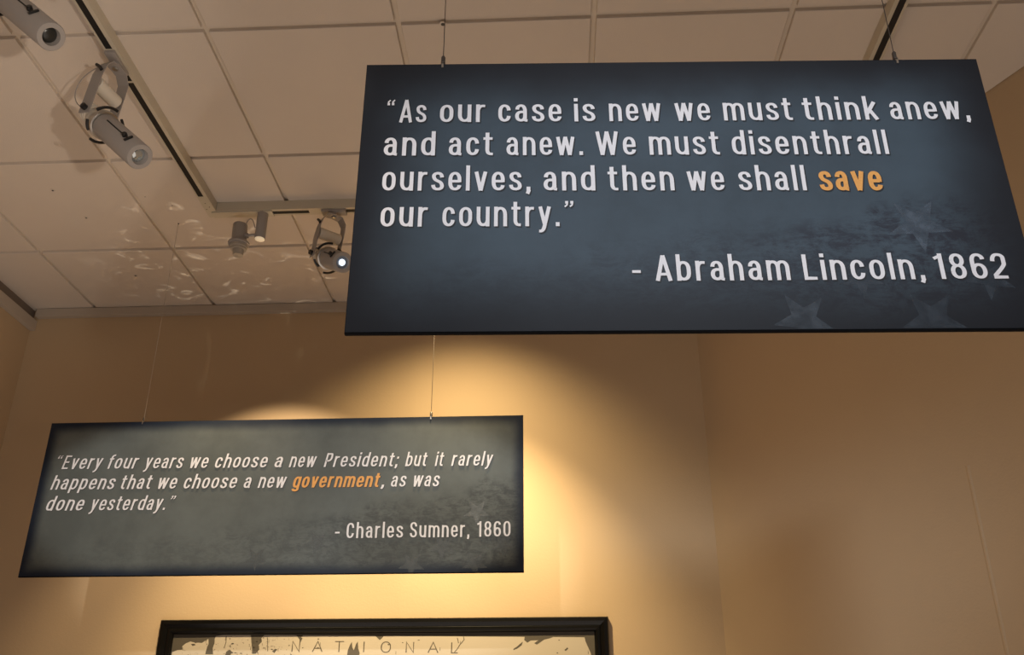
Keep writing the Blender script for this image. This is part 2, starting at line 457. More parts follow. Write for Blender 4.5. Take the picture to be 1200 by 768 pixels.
G_('c', .46, [(.39, .50), (.39, xh, .18), (a_, xh, .19), (a_, lo, .19), (.39, lo, .18), (.39, .26)])
G_('s', .45, [(.375, .54), (.375, xh, .16), (a_ + .005, xh, .16), (a_ + .005, .47, .13), (.385, .31, .13), (.385, lo, .16), (a_ - .01, lo, .16), (a_ - .01, .235)])
G_('d', .49, [(z_, 0), (z_, 1.04)], [(z_, .5), (z_, xh, .17), (a_, xh, .19), (a_, lo, .19), (z_, lo, .17), (z_, .28)])
G_('b', .49, [(a_, 0), (a_, 1.04)], [(a_, .5), (a_, xh, .17), (z_, xh, .19), (z_, lo, .19), (a_, lo, .17), (a_, .28)])
G_('p', .49, [(a_, .777), (a_, -.25)], [(a_, .5), (a_, xh, .17), (z_, xh, .19), (z_, lo, .19), (a_, lo, .17), (a_, .28)])
G_('g', .49, [(z_, .777), (z_, -.02), (z_, -.20, .16), (a_ + .01, -.20, .16), (a_ + .01, -.08)], [(z_, .5), (z_, xh, .17), (a_, xh, .19), (a_, lo, .19), (z_, lo, .17), (z_, .28)])
G_('t', .35, [(.145, .97), (.145, lo - .005, .13), (.345, lo - .005)], [(0.0, .715), (.33, .715)])
G_('f', .33, [(.13, 0), (.13, .98, .15), (.335, .98)], [(0.0, .715), (.31, .715)])
G_('i', .15, [(a_, 0), (a_, .777)], [(a_, .885), (a_, 1.03)])
G_('l', .15, [(a_, 0), (a_, 1.04)])
G_('k', .47, [(a_, 0), (a_, 1.04)], [(a_ + .02, .27), (.39, .777)], [(.19, .44), (.41, 0)])
G_('v', .47, [(.07, .777), (.235, .0)], [(.40, .777), (.235, .0)])
G_('w', .70, [(.065, .777), (.195, .0)], [(.35, .777), (.195, 0)], [(.35, .777), (.505, 0)], [(.635, .777), (.505, 0)])
G_('y', .46, [(.065, .777), (.235, .02)], [(.395, .777), (.235, .10), (.165, -.20, .12), (.015, -.19)])
G_('A', .56, [(.065, 0), (.28, 1.0)], [(.495, 0), (.28, 1.0)], [(.13, .26), (.43, .26)])
G_('W', .84, [(.07, 1.0), (.235, 0)], [(.42, 1.0), (.235, 0)], [(.42, 1.0), (.605, 0)], [(.77, 1.0), (.605, 0)])
G_('L', .43, [(a_, 1.0), (a_, lo), (.43, lo)])
G_('E', .45, [(.44, .94), (a_, .94), (a_, lo), (.45, lo)], [(a_, .51), (.40, .51)])
G_('P', .50, [(a_, 0), (a_, .94), (.30, .94), (z_, .94, .19), (z_, .44, .19), (a_, .44)])
G_('C', .51, [(.435, .66), (.435, .94, .20), (a_, .94, .20), (a_, lo, .20), (.435, lo, .20), (.435, .32)])
G_('S', .50, [(.42, .71), (.42, .94, .19), (a_, .94, .19), (a_, .59, .16), (.425, .42, .16), (.425, lo, .19), (a_ - .01, lo, .19), (a_ - .01, .29)])
G_('1', .33, [(.225, 0), (.225, 1.0)], [(.225, .90), (.02, .80)])
G_('0', .50, bowl(a_, .425, lo, .94, .2))
G_('6', .50, [(.415, .76), (.415, .94, .19), (a_, .94, .19), (a_, .30)], bowl(a_, .425, lo, .55, .18))
G_('8', .50, bowl(a_, .425, lo, .52, .19), bowl(a_ + .015, .41, .52, .94, .19))
G_('2', .49, [(a_ - .005, .68), (a_ - .005, .94, .19), (.41, .94, .19), (.41, .66), (.41, .52, .16), (a_, .14), (a_, lo), (.455, lo)])
G_('.', .17, [(.085, 0), (.085, .155)])
G_(',', .18, [(.09, 0), (.09, .155)], [(.11, .03), (.05, -.13)])
G_(';', .18, [(.09, 0), (.09, .155)], [(.11, .03), (.05, -.13)], [(.09, .55), (.09, .70)])
G_('-', .30, [(0.0, .37), (.30, .37)])
G_('“', .40, [(.035, .80), (.045, .92), (.13, .995)], [(.055, .765), (.055, .875)], [(.225, .80), (.235, .92), (.32, .995)], [(.245, .765), (.245, .875)])
G_('”', .40, [(.13, .96), (.12, .84), (.035, .765)], [(.11, .995), (.11, .885)], [(.32, .96), (.31, .84), (.225, .765)], [(.30, .995), (.30, .885)])
THIN = {
 'N': (.62, ([(0.05, 0), (.05, 1.0), (.57, 0), (.57, 1.0)],)), 'A': (.70, ([(0, 0), (.35, 1.0), (.70, 0)], [(.13, .34), (.57, .34)])),
 'T': (.66, ([(0, 1.0), (.66, 1.0)], [(.33, 1.0), (.33, 0)])), 'I': (.10, ([(.05, 0), (.05, 1.0)],)),
 'O': (.72, ([(.03, .5), (.03, .0, .38), (.69, .0, .38), (.69, 1.0, .38), (.03, 1.0, .38), (.03, .5)],)), 'L': (.5, ([(.03, 1.0), (.03, 0), (.48, 0)],))}

def word_quads(word, u0, u1, cap, slant=0.0, bold=1.0):
    quads = []; x = 0.0; gap = 0.155
    for li, ch in enumerate(word):
        adv, strokes = GL[ch]
        for si, s in enumerate(strokes):
            hw, hh = 0.069 * bold, 0.053 * bold
            if ch in '“”': hw, hh = (0.030, 0.030) if len(s) == 3 else (0.055, 0.055)
            elif len(s) == 2 and s[0][1] != s[1][1] and ch in 'vwyAWk': hw = 0.068 * bold; hh = 0.065 * bold
            for q in ribbon(rounded(s), hw, hh): quads.append([(p.x + x + p.y * slant, p.y, li, si) for p in q])
        x += adv + gap
    xs = [p[0] for q in quads for p in q]; x0, x1 = min(xs), max(xs); k = (u1 - u0) / (x1 - x0)
    return [[(u0 + (p[0] - x0) * k, p[1] * cap, p[2], p[3]) for p in q] for q in quads]

def flat(name, quads, y, mat, parent):
    bm = bmesh.new()
    for q in quads:
        vs = [bm.verts.new((p[0], y - (p[3] * 0.00004 if len(p) > 3 else 0), p[1])) for p in q]
        try: f = bm.faces.new(vs)
        except ValueError: continue
        f.normal_update()
        if f.normal.y > 0: f.normal_flip()
    me = bpy.data.meshes.new(name); bm.to_mesh(me); bm.free()
    return link(name, me, mat, parent)

def star_poly(cx, cz, rad, rot, zmin, xlim):
    pts = [(cx + math.sin(rot + i * PI / 5) * rad * (1.0 if i % 2 == 0 else 0.40), cz + math.cos(rot + i * PI / 5) * rad * (1.0 if i % 2 == 0 else 0.40)) for i in range(10)]
    tris = []
    for i in range(10):
        tri = [(cx, cz), pts[i], pts[(i + 1) % 10]]
        out = []
        for j, p in enumerate(tri):                 # trim at the foot of the sign
            q = tri[(j + 1) % 3]; dp, dq = p[1] - zmin, q[1] - zmin
            if dp >= 0: out.append(p)
            if dp * dq < 0: t = dp / (dp - dq); out.append((p[0] + (q[0] - p[0]) * t, p[1] + (q[1] - p[1]) * t))
        out = [(min(xlim, p[0]), p[1]) for p in out]
        if len(out) >= 3: tris.append(out)
    return tris

def sign(name, label, loc, rotz, W, H, face, lines, caps, slants, stars, star_mat, shade, warm):
    t = thing(name, label, 'sign', loc, rotz)
    bm = bmesh.new(); box(bm, -W / 2, W / 2, 0.0006, 0.008, 0, H)
    obj('panel_board', bm, M['edge'], t)
    bm = bmesh.new(); vs = [bm.verts.new(p) for p in ((-W / 2 + .0008, 0, .003), (W / 2 - .0008, 0, .003), (W / 2 - .0008, 0, H - .001), (-W / 2 + .0008, 0, H - .001))]
    bm.faces.new(vs); f = obj('printed_face', bm, face, t)
    for si_, (u, v, rad, rot) in enumerate(stars):
        o = flat('star', star_poly(u - W / 2, v + H, rad, rot, 0.004, W / 2 - .002), -0.0003, star_mat[0 if si_ == 0 else 1], t); o['label'] = 'faint grey printed star'
    for (v0, v1, words), cap, sl in zip(lines, caps, slants):
        ua, ub = words[0][1], words[-1][2]; white = []; orange = []; text_hi = []
        allq = []
        for wd, a0, a1 in words:
            hi = wd.startswith('*'); wd = wd.lstrip('*')
            qs = word_quads(wd, a0 - W / 2, a1 - W / 2, cap, sl, 1.28 if hi else 1.0)
            k = (v1 - v0) / max(ub - ua, 1e-6)
            qs = [[(p[0], p[1] + H + v0 + (p[0] + W / 2 - ua) * k, p[2], p[3]) for p in q] for q in qs]
            allq += qs
            for li in range(len(wd)):
                o = flat('letter', [q for q in qs if q[0][2] == li], -0.0012, M['orange_ink'] if hi else M['white_ink'], t)
                if hi: o['label'] = 'bold orange letter'
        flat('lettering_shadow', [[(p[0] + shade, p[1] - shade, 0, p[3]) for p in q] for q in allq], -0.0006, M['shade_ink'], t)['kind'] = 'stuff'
    return t

LINCOLN = [
    (-0.1448, -0.1488, 
     [('“As', 0.0466, 0.1228), ('our', 0.1488, 0.2354), ('case', 0.2606, 0.3813), ('is', 0.4059, 0.4459), ('new', 0.4726, 0.5713), ('we', 0.5981, 0.6648), ('must', 0.6904, 0.8206), ('think', 0.8417, 0.9836), ('anew,', 1.0067, 1.1566)]),
    (-0.2227, -0.2288, 
     [('and', 0.0457, 0.1423), ('act', 0.168, 0.251), ('anew.', 0.2765, 0.4198), ('We', 0.4444, 0.5189), ('must', 0.5445, 0.6753), ('disenthrall', 0.6991, 0.9893)]),
    (-0.3021, -0.3102, 
     [('ourselves,', 0.0472, 0.3215), ('and', 0.3451, 0.4401), ('then', 0.4636, 0.585), ('we', 0.6093, 0.6768), ('shall', 0.7032, 0.8262), ('*save', 0.8505, 0.9651)]),
    (-0.3809, -0.3826, 
     [('our', 0.0487, 0.1339), ('country.”', 0.161, 0.3986)]),
    (-0.4977, -0.4979, 
     [('-', 0.4981, 0.5131), ('Abraham', 0.5385, 0.7737), ('Lincoln,', 0.7975, 1.0082), ('1862', 1.0268, 1.1527)]),
]
SUMNER = [
    (-0.1882, -0.1995, 
     [('“Every', 0.0548, 0.2331), ('four', 0.2539, 0.3718), ('years', 0.3925, 0.5437), ('we', 0.5718, 0.6392), ('choose', 0.6653, 0.8648), ('a', 0.8917, 0.9222), ('new', 0.9468, 1.0506), ('President;', 1.0784, 1.3611), ('but', 1.3841, 1.4676), ('it', 1.4951, 1.5295), ('rarely', 1.556, 1.7128)]),
    (-0.2691, -0.2770, 
     [('happens', 0.05, 0.2959), ('that', 0.32, 0.4366), ('we', 0.4619, 0.5314), ('choose', 0.5577, 0.7584), ('a', 0.7845, 0.8119), ('new', 0.8376, 0.9449), ('*government', 0.9661, 1.2949), (',', 1.2965, 1.3108), ('as', 1.3353, 1.3924), ('was', 1.4197, 1.5159)]),
    (-0.3502, -0.3534, 
     [('done', 0.0496, 0.1929), ('yesterday.”', 0.2142, 0.5359)]),
    (-0.4675, -0.4678, 
     [('-', 1.1416, 1.1587), ('Charles', 1.1836, 1.3892), ('Sumner,', 1.414, 1.6297), ('1860', 1.6562, 1.7769)]),
]

sign('hanging_sign', 'large dark blue hanging sign with white Lincoln quotation and orange word save', (0.24785, 1.3289, ZC + 1.2838 - 0.597), math.radians(1.811), 1.197, 0.597,
     M['lincoln_face'], LINCOLN, (.0545, .0545, .0545, .0545, .0520), (0, 0, 0, 0, 0),
     [(u, v, rad, PI + rot) for u, v, rad, rot in [(1.0151, -0.3838, 0.06, -0.05), (1.0069, -0.5757, 0.06, 0.02), (1.1193, -0.4959, 0.046, 0.15), (0.8961, -0.4941, 0.042, 0), (0.7864, -0.5741, 0.055, 0.1)]], (M['star'], M['star_dim']), 0.0024, False)
sign('hanging_sign', 'smaller grey-green hanging sign with Sumner quotation in front of back wall', (-1.0157, 3.0458, ZC + 1.2345 - 0.597), 0.0, 1.824, 0.597,
     M['sumner_face'], SUMNER, (.0545, .0545, .0545, .0570), (.20, .20, .20, 0.0),
     [(u, v, rad, PI + rot) for u, v, rad, rot in [(1.6545, -0.3749, 0.052, 0.0), (1.5342, -0.5022, 0.05, 0.1), (1.7541, -0.4955, 0.048, -0.1), (1.4252, -0.5656, 0.05, 0.05), (1.6509, -0.5649, 0.05, 0), (1.0764, -0.4814, 0.045, 0.15), (0.8618, -0.5381, 0.045, 0)]], (M['star_grey'], M['star_grey_dim']), 0.0016, True)

# ------------------------------------------------------------------ cables
def cable(label, x, y, ztop, zbot, rad, grip, gr, mat=None):
    t = thing('hanging_cable', label, 'cable', (x, y, zbot))
    bm = bmesh.new(); tube(bm, [(0, 0, grip * 0.5), (0, 0, ztop - zbot)], rad, 8); obj('wire', bm, mat or M['darksteel'], t)
    bm = bmesh.new(); lathe(bm, (0, 0, 0.0), (0, 0, 1), [(0, gr * .55), (grip * .18, gr * .6), (grip * .22, gr), (grip * .85, gr), (grip, gr * .5)], 14)
    obj('cable_gripper', bm, M['darksteel'], t, True)
    bm = bmesh.new(); lathe(bm, (0, 0, ztop - zbot - 0.006), (0, 0, 1), [(0, gr * .5), (0.006, gr * 0.8)], 12); obj('ceiling_anchor', bm, M['darksteel'], t)
    bm = bmesh.new(); box(bm, -gr * .45, gr * .45, -0.0062 - 0.0015, -0.0062, -0.010, 0.004); box(bm, -gr * .45, gr * .45, -0.0077, 0.004, 0.0, 0.003)
    obj('hook', bm, M['steel'], t)
yaw = math.radians(1.811)
def on_sign(u): return (0.24785 + (u - .5985) * math.cos(yaw) - 0.006 * math.sin(yaw), 1.3289 + (u - .5985) * math.sin(yaw) + 0.006 * math.cos(yaw))
zt = ZC + 1.2838
cable('thin dark cable holding the left end of the large Lincoln sign', *on_sign(.1500), ZCEIL, zt, .0009, .026, .0042)
cable('thin dark cable holding the right end of the large Lincoln sign', *on_sign(1.0420), ZCEIL, zt, .0009, .026, .0042)
zt = ZC + 1.2345
cable('thin pale cable holding the left end of the smaller Sumner sign', -1.9272 + .3573, 3.052, ZCEIL, zt, .0009, .020, .0035, M['trim'])
cable('thin dark cable holding the right end of the smaller Sumner sign', -1.9272 + 1.4726, 3.052, ZCEIL, zt, .0010, .022, .0050)

# ------------------------------------------------------------------ lighting track, three runs joined at the corners
TZ0, TZ1 = ZC + 2.104, ZCEIL - 0.0005
track = thing('light_track', 'white enamelled lighting track with dark slot, L-shaped run fixed under ceiling', 'light track', (-1.3727, 2.93, TZ0))
def rail(x0, x1, y0, y1, s0, s1, along, slots):
    """channel section with a recessed slot; slots = ranges left open"""
    bm = bmesh.new(); ox, oy = 1.3727, -2.93; zt_, zb = TZ1 - TZ0, 0.0; d = 0.012
    def bx(a0, a1, b0, b1, c0, c1): box(bm, a0 + ox, a1 + ox, b0 + oy, b1 + oy, c0, c1)
    bx(x0, x1, y0, y1, d, zt_)
    if along == 'y':
        bx(x0, s0, y0, y1, zb, d); bx(s1, x1, y0, y1, zb, d); cur = y0
        for a, b_ in slots:
            if a > cur: bx(s0, s1, cur, a, zb, d)
            cur = b_
        if cur < y1: bx(s0, s1, cur, y1, zb, d)
    else:
        bx(x0, x1, y0, s0, zb, d); bx(x0, x1, s1, y1, zb, d); cur = x0
        for a, b_ in slots:
            if a > cur: bx(cur, a, s0, s1, zb, d)
            cur = b_
        if cur < x1: bx(cur, x1, s0, s1, zb, d)
    obj('track_rail', bm, M['track'], track)
    for a, b_ in slots:
        bm = bmesh.new()
        if along == 'y': box(bm, s0 + ox, s1 + ox, a + oy, b_ + oy, 0.0015, d - .0004)
        else: box(bm, a + ox, b_ + ox, s0 + oy, s1 + oy, 0.0015, d - .0004)
        obj('track_slot', bm, M['slot'], track)
rail(-1.3940, -1.3515, YF, 2.9555, -1.3872, -1.3655, 'y', [(YF + .01, 1.50), (1.62, 2.045), (2.150, 2.185), (2.192, 2.815)])
rail(-1.3515, 1.0430, 2.9125, 2.9555, 2.925, 2.945, 'x', [(-1.135, -.972), (-.845, -.47), (-.36, .95)])
rail(1.0430, 1.0860, YF, 2.9555, 1.0560, 1.0775, 'y', [(YF + .01, 2.80)])
bm = bmesh.new()
for (x, y) in ((-1.376, 2.86), (-1.368, 2.885), (-1.385, 2.90), (-1.33, 2.934), (-1.32, 2.928), (-1.31, 2.934), (-1.235, 2.930), (-1.228, 2.930), (-1.221, 2.930), (-1.19, 2.934)):
    lathe(bm, (x + 1.3727, y - 2.93, -.0006), (0, 0, 1), [(0, .0022), (.001, .0022)], 10)
obj('screw_head', bm, M['darksteel'], track)['kind'] = 'stuff'

# ------------------------------------------------------------------ lamps
def profile_spot(label, A, pivot, d, r_b=.0405, length=.215, lit=False, group='profile spotlights on the track', along='y', wide=.046, lens='glass', fwd=.045, hw=.052, driver=True):
    t = thing('track_spotlight', label, 'spotlight', A, 0.0, group)
    O = Vector(A); piv = Vector(pivot) - O; d = Vector(d).normalized()
    s = d.cross(Vector((0, 0, 1))).normalized()              # axle of the yoke
    up = s.cross(d)
    if up.z < 0: up = -up
    al = Vector((0, 1, 0)) if along == 'y' else Vector((1, 0, 0))
    bm = bmesh.new()
    if along == 'y': box(bm, -.017, .017, -.05, .05, -.012, 0.0, .002)
    else: box(bm, -.05, .05, -.017, .017, -.012, 0.0, .002)
    lathe(bm, (0, 0, -.012), (0, 0, -1), [(0, .014), (.014, .014), (.016, .010)], 20)
    obj('track_adapter', bm, M['lampgrey'], t, True)
    sh = Vector((s.x, s.y, 0)).normalized(); wd = sh.cross(Vector((0, 0, 1)))
    top = Vector((0, 0, -.026))
    bm = bmesh.new()
    for k in (-1, 1):
        pts = [top, top + sh * k * hw * .55 + Vector((0, 0, -.004)), top + sh * k * hw * .9 + Vector((0, 0, -.020)) + (piv - top) * .06,
               top + sh * k * hw + (piv - top) * .35, piv + s * k * hw + (piv - top).normalized() * .018]
        strip(bm, pts, wd, wide * .86, .003)
    obj('yoke', bm, M['lampgrey'], t)
    if driver:
        c = top.lerp(piv, .50); bm = bmesh.new(); h_ = hw - .006
        lathe(bm, c - sh * h_, sh, [(0, .020), (.003, .023), (h_ * 2 - .003, .023), (h_ * 2, .020)], 24)
        obj('driver_housing', bm, M['lampwhite'], t, True)
    bm = bmesh.new(); lathe(bm, top + Vector((0, 0, .010)), (0, 0, -1), [(0, .009), (.016, .009), (.018, .006)], 16); obj('yoke_bolt', bm, M['steel'], t, True)
    # clamp lever on the near shoulder, tilt knob on the axle
    q = top + sh * hw * .98 + (piv - top) * .22 + sh * .004
    bm = bmesh.new(); tube(bm, [q + wd * .014 + Vector((0, 0, .012)), q, q - wd * .010 + Vector((0, 0, -.014))], .0055, 8); obj('clamp_lever', bm, M['black'], t, True)
    bm = bmesh.new(); lathe(bm, piv + s * (hw + .001), s, [(0, .010), (.012, .010), (.014, .007)], 14); obj('tilt_knob', bm, M['black'], t, True)
    # rear lamp housing with cooling grooves
    bm = bmesh.new(); pr = [(-.052, .020), (-.050, .031)]
    for i in range(4): pr += [(-.047 + i * .012, .034), (-.041 + i * .012, .034), (-.040 + i * .012, .031), (-.036 + i * .012, .031)]
    pr += [(.004, .038), (fwd - .012, .040)]
    lathe(bm, piv, d, pr, 28); obj('lamp_housing', bm, M['lampwhite'], t, True)
    rc = piv + d * fwd
    bm = bmesh.new(); lathe(bm, rc, d, [(-.012, .036), (-.010, .046), (.006, .046), (.008, .036)], 32); obj('shutter_ring', bm, M['steel'], t, True)
    for a0, a1, off, rr in ((0.35, 1.55, -.002, .054), (2.0, 3.0, .006, .054), (3.7, 4.75, .002, .054), (5.3, 5.9, .004, .052)):
        bm = bmesh.new(); n = 10
        pts = [rc + d * off + (s * math.cos(a0 + (a1 - a0) * i / n) + up * math.sin(a0 + (a1 - a0) * i / n)) * (rr + .006 * (i / n)) for i in range(n + 1)]
        tube(bm, pts, .0046, 8); obj('shutter_handle', bm, M['black'], t, True)
    b0 = rc + d * .008
    bm = bmesh.new(); lathe(bm, b0, d, [(0, r_b - .003), (.003, r_b), (length - .003, r_b), (length, r_b - .002), (length, r_b * .62), (length - .018, r_b * .55), (length - .018, .0001)], 40, True, False)
    brl = obj('barrel', bm, M['lampgrey'], t, True)
    bm = bmesh.new(); lathe(bm, b0 + d * (length - .016), d, [(0, r_b * .57), (.004, r_b * .50), (.007, r_b * .30), (.008, .001)], 28)
    ln = obj('lens', bm, M[lens], t, True)
    if lit:
        ln['label'] = 'bluish glass lens'
        bm = bmesh.new(); lathe(bm, b0 + d * (length - .0075), d, [(0, r_b * .30), (.002, r_b * .28), (.003, .001)], 20); obj('lamp_core', bm, M['lit'], t, True)['label'] = 'bright white lit core' 
    # focus slot and knob along the side facing down and outwards
    sd = (-s * .80 + up * .35).normalized() if not lit else (-s * .95 + up * .1).normalized()
    if sd.dot(Vector((0, -1, 0))) < 0: sd = (s * .80 + up * .35).normalized()
    bm = bmesh.new(); strip(bm, [b0 + d * length * .18 + sd * (r_b + .0002), b0 + d * length * .74 + sd * (r_b + .0002)], sd.cross(d), .0042, .0012); obj('focus_slot', bm, M['slot'], brl)
    bm = bmesh.new(); k0 = b0 + d * length * .70 + sd * (r_b - .001); lathe(bm, k0, sd, [(0, .008), (.010, .008), (.012, .006)], 16)
    strip(bm, [k0 + sd * .004 + d * .022 - sd.cross(d) * .014, k0 + sd * .004 + d * .022 + sd.cross(d) * .014], d, .006, .005); tube(bm, [k0 + sd * .004, k0 + sd * .004 + d * .022], .003)
    obj('focus_knob', bm, M['black'], brl, True)
    # supply cord looping from the yoke to the housing
    e0 = top + sh * hw * .9 + Vector((0, 0, -.03)) + wd * 0; e1 = piv - d * .07
    bm = bmesh.new(); pts = []
    out = Vector((-d.x, -d.y, .1)).normalized()
    for i in range(15):
        q = i / 14; p = e0.lerp(e1, q) + out * math.sin(q * PI) * .075 + Vector((0, 0, .012)) * math.sin(q * PI * 2); pts.append(p)
    tube(bm, pts, .0017, 6); obj('cord', bm, M['lampgrey'], t, True)
    return t

profile_spot('grey profile spotlight with black shutter handles hanging from left track, fully visible', (-1.376, 2.098, TZ0), (-1.397, 2.098, ZC + 1.872), (.69, -.16, -.69), length=.215)
profile_spot('grey spotlight barrel cut off by the top left corner of the photo', (-1.376, 1.74, TZ0), (-1.55, 1.738, ZC + 2.031), (.694, -.14, -.681), r_b=.0385, length=.30, driver=False, lens='reflector')
profile_spot('spotlight with lit bluish lens beside the left edge of the Lincoln sign', (-.868, 2.935, TZ0), (-.890, 2.935, ZC + 1.885), (.52, -.62, -.52), length=.155, lit=True, along='x', lens='blueglass')

# small head with its driver cylinder on the rear track
t = thing('track_spotlight', 'small grey cylinder head with stepped glass collar beside its driver on rear track', 'spotlight', (-1.171, 2.935, TZ0))
bm = bmesh.new(); box(bm, -.20, .05, -.019, .019, -.006, 0, .001); obj('track_adapter', bm, M['track'], t)
bm = bmesh.new(); lathe(bm, (.008, 0, -.006), (0, 0, -1), [(0, .0215), (.118, .0215), (.120, .0205)], 32, True, False); lathe(bm, (.008, 0, -.126), (0, 0, -1), [(0, .0205), (-.004, .017)], 32, False, False)
obj('driver_cylinder', bm, M['lampgrey'], t, True)
bm = bmesh.new(); lathe(bm, (.008, 0, -.122), (0, 0, -1), [(0, .0195), (.005, .0195), (.008, .015)], 32); obj('end_cap', bm, M['cap_glow'], t, True)['label'] = 'pale cream end cap'
bm = bmesh.new(); tube(bm, [(-.012, 0, -.105), (-.045, 0, -.108)], .006, 10); lathe(bm, (-.042, 0, -.108), (-1, 0, 0), [(0, .011), (.012, .011)], 16); obj('swivel_arm', bm, M['lampgrey'], t, True)
hx, hy = -.080, .0
bm = bmesh.new(); lathe(bm, (hx, hy, -.050), (0.02, .06, -1), [(0, .020), (.003, .0265), (.008, .029), (.088, .030), (.090, .027)], 32); obj('lamp_housing', bm, M['lampgrey'], t, True)
bm = bmesh.new(); lathe(bm, (hx + .002, hy + .005, -.138), (0.02, .06, -1), [(0, .042), (.008, .042), (.009, .036), (.012, .036)], 32); obj('collar', bm, M['lampgrey'], t, True)
bm = bmesh.new(); lathe(bm, (hx + .003, hy + .006, -.150), (0.02, .06, -1), [(0, .034), (.010, .034), (.012, .031), (.020, .031), (.021, .022), (.046, .020), (.047, .001)], 32, True, False); obj('glass_collar', bm, M['frost'], t, True)['label'] = 'stepped frosted glass collar'
bm = bmesh.new(); pts = []
for i in range(17):
    q = i / 16; pts.append((hx + .024 + q * .044, -.012, -.068 + math.sin(q * PI) * .038 - q * .012))
tube(bm, pts, .0022, 6); obj('cord', bm, M['lampgrey'], t, True)
# the head of the middle wash, hidden behind the big sign from here
t2 = thing('track_spotlight', 'small grey cylinder head on rear track hidden behind the Lincoln sign', 'spotlight', (-.415, 2.935, TZ0))
bm = bmesh.new(); box(bm, -.05, .05, -.019, .019, -.006, 0, .001); obj('track_adapter', bm, M['track'], t2)
bm = bmesh.new(); lathe(bm, (0, 0, -.006), (0, 0, -1), [(0, .020), (.05, .020), (.052, .012), (.10, .012)], 28); obj('stem', bm, M['lampgrey'], t2, True)
bm = bmesh.new(); lathe(bm, (0, -.06, -.095), (0, .62, -.78), [(0, .02), (.003, .030), (.072, .030)], 28, True, False); obj('lamp_housing', bm, M['lampgrey'], t2, True)

# ------------------------------------------------------------------ framed map on the back wall (its head shows)
FX0, FX1, FZ1, FZ0 = -1.700, 0.2285, ZC + 0.595, ZC - 0.75
pic = thing('framed_map', 'black framed old map or print with torn edges and word NATIONAL on back wall', 'picture', ((FX0 + FX1) / 2, YB, FZ0))
FW, FH, fw = FX1 - FX0, FZ1 - FZ0, .060
def frame_profile():
    # (inwards, forwards)
    return [(0, 0), (0, .020), (.004, .026), (.018, .028), (.026, .022), (.034, .017), (.038, .020), (.048, .021), (.054, .016), (.058, .010), (.060, .010), (.060, 0)]
def rail_mesh(length, horizontal_flip):
    bm = bmesh.new(); rings = []
    for e in (0, 1):
        ring = []
        for a, b_ in frame_profile():
            x = -length / 2 + a if e == 0 else length / 2 - a
            ring.append(bm.verts.new((x, -b_, -a)))
        rings.append(ring)
    n = len(rings[0])
    for i in range(n): bm.faces.new((rings[0][i], rings[0][(i + 1) % n], rings[1][(i + 1) % n], rings[1][i]))
    bm.faces.new(rings[0]); bm.faces.new(rings[1])
    return bm
for nm, ln, loc, rt in (('frame_rail', FW, (0, -.0005, FH), 0), ('frame_rail', FW, (0, -.0005, 0), PI), ('frame_rail', FH, (-FW / 2, -.0005, FH / 2), -PI / 2), ('frame_rail', FH, (FW / 2, -.0005, FH / 2), PI / 2)):
    o = obj(nm, rail_mesh(ln, 0), M['frame'], pic); o.location = loc; o.rotation_euler = (0, rt, 0)
iw, ih = FW / 2 - fw, FH - fw
bm = bmesh.new(); box(bm, -iw - .002, iw + .002, -.006, -.002, fw - .002, ih + .002)
M['mount'] = speckle(new_mat('dark mount', (0.062, 0.052, 0.038), 0.7), 30, .15)
obj('mount_board', bm, M['mount'], pic)
m = new_mat('old paper', (0.40, 0.35, 0.28), 0.6); L = m.node_tree.links; b = m.node_tree.nodes['Principled BSDF']
tc = node(m, 'ShaderNodeTexCoord')
def nz_(scale, det, rg, dist=0.0):
    n = node(m, 'ShaderNodeTexNoise', Scale=scale, Detail=det, Roughness=rg, Distortion=dist); L.new(tc.outputs['Object'], n.inputs['Vector']); return n.outputs[0]
def mr_(v, a, bb):
    n = node(m, 'ShaderNodeMapRange', interpolation_type='SMOOTHSTEP'); n.inputs['From Min'].default_value = a; n.inputs['From Max'].default_value = bb; L.new(v, n.inputs['Value']); return n.outputs[0]
sp = mr_(nz_(55, 5, .7), .61, .64)
mx = node(m, 'ShaderNodeMix', data_type='RGBA'); mx.inputs[6].default_value = (0.40, 0.35, 0.28, 1); mx.inputs[7].default_value = (0.07, 0.055, 0.04, 1)
sx = node(m, 'ShaderNodeSeparateXYZ'); L.new(tc.outputs['Object'], sx.inputs[0])
lx = node(m, 'ShaderNodeMapRange'); lx.inputs['From Min'].default_value = -.35; lx.inputs['From Max'].default_value = -.62; L.new(sx.outputs['X'], lx.inputs['Value'])
ml = node(m, 'ShaderNodeMath', operation='MULTIPLY'); L.new(sp, ml.inputs[0]); L.new(lx.outputs[0], ml.inputs[1])
L.new(ml.outputs[0], mx.inputs[0]); L.new(mx.outputs[2], b.inputs['Base Color'])
M['paper'] = m
m = new_mat('dark torn patch', (0.066, 0.055, 0.040), 0.7); M['tear'] = m
m = new_mat('engraving ink', (0.085, 0.07, 0.05), 0.7); M['ink'] = m
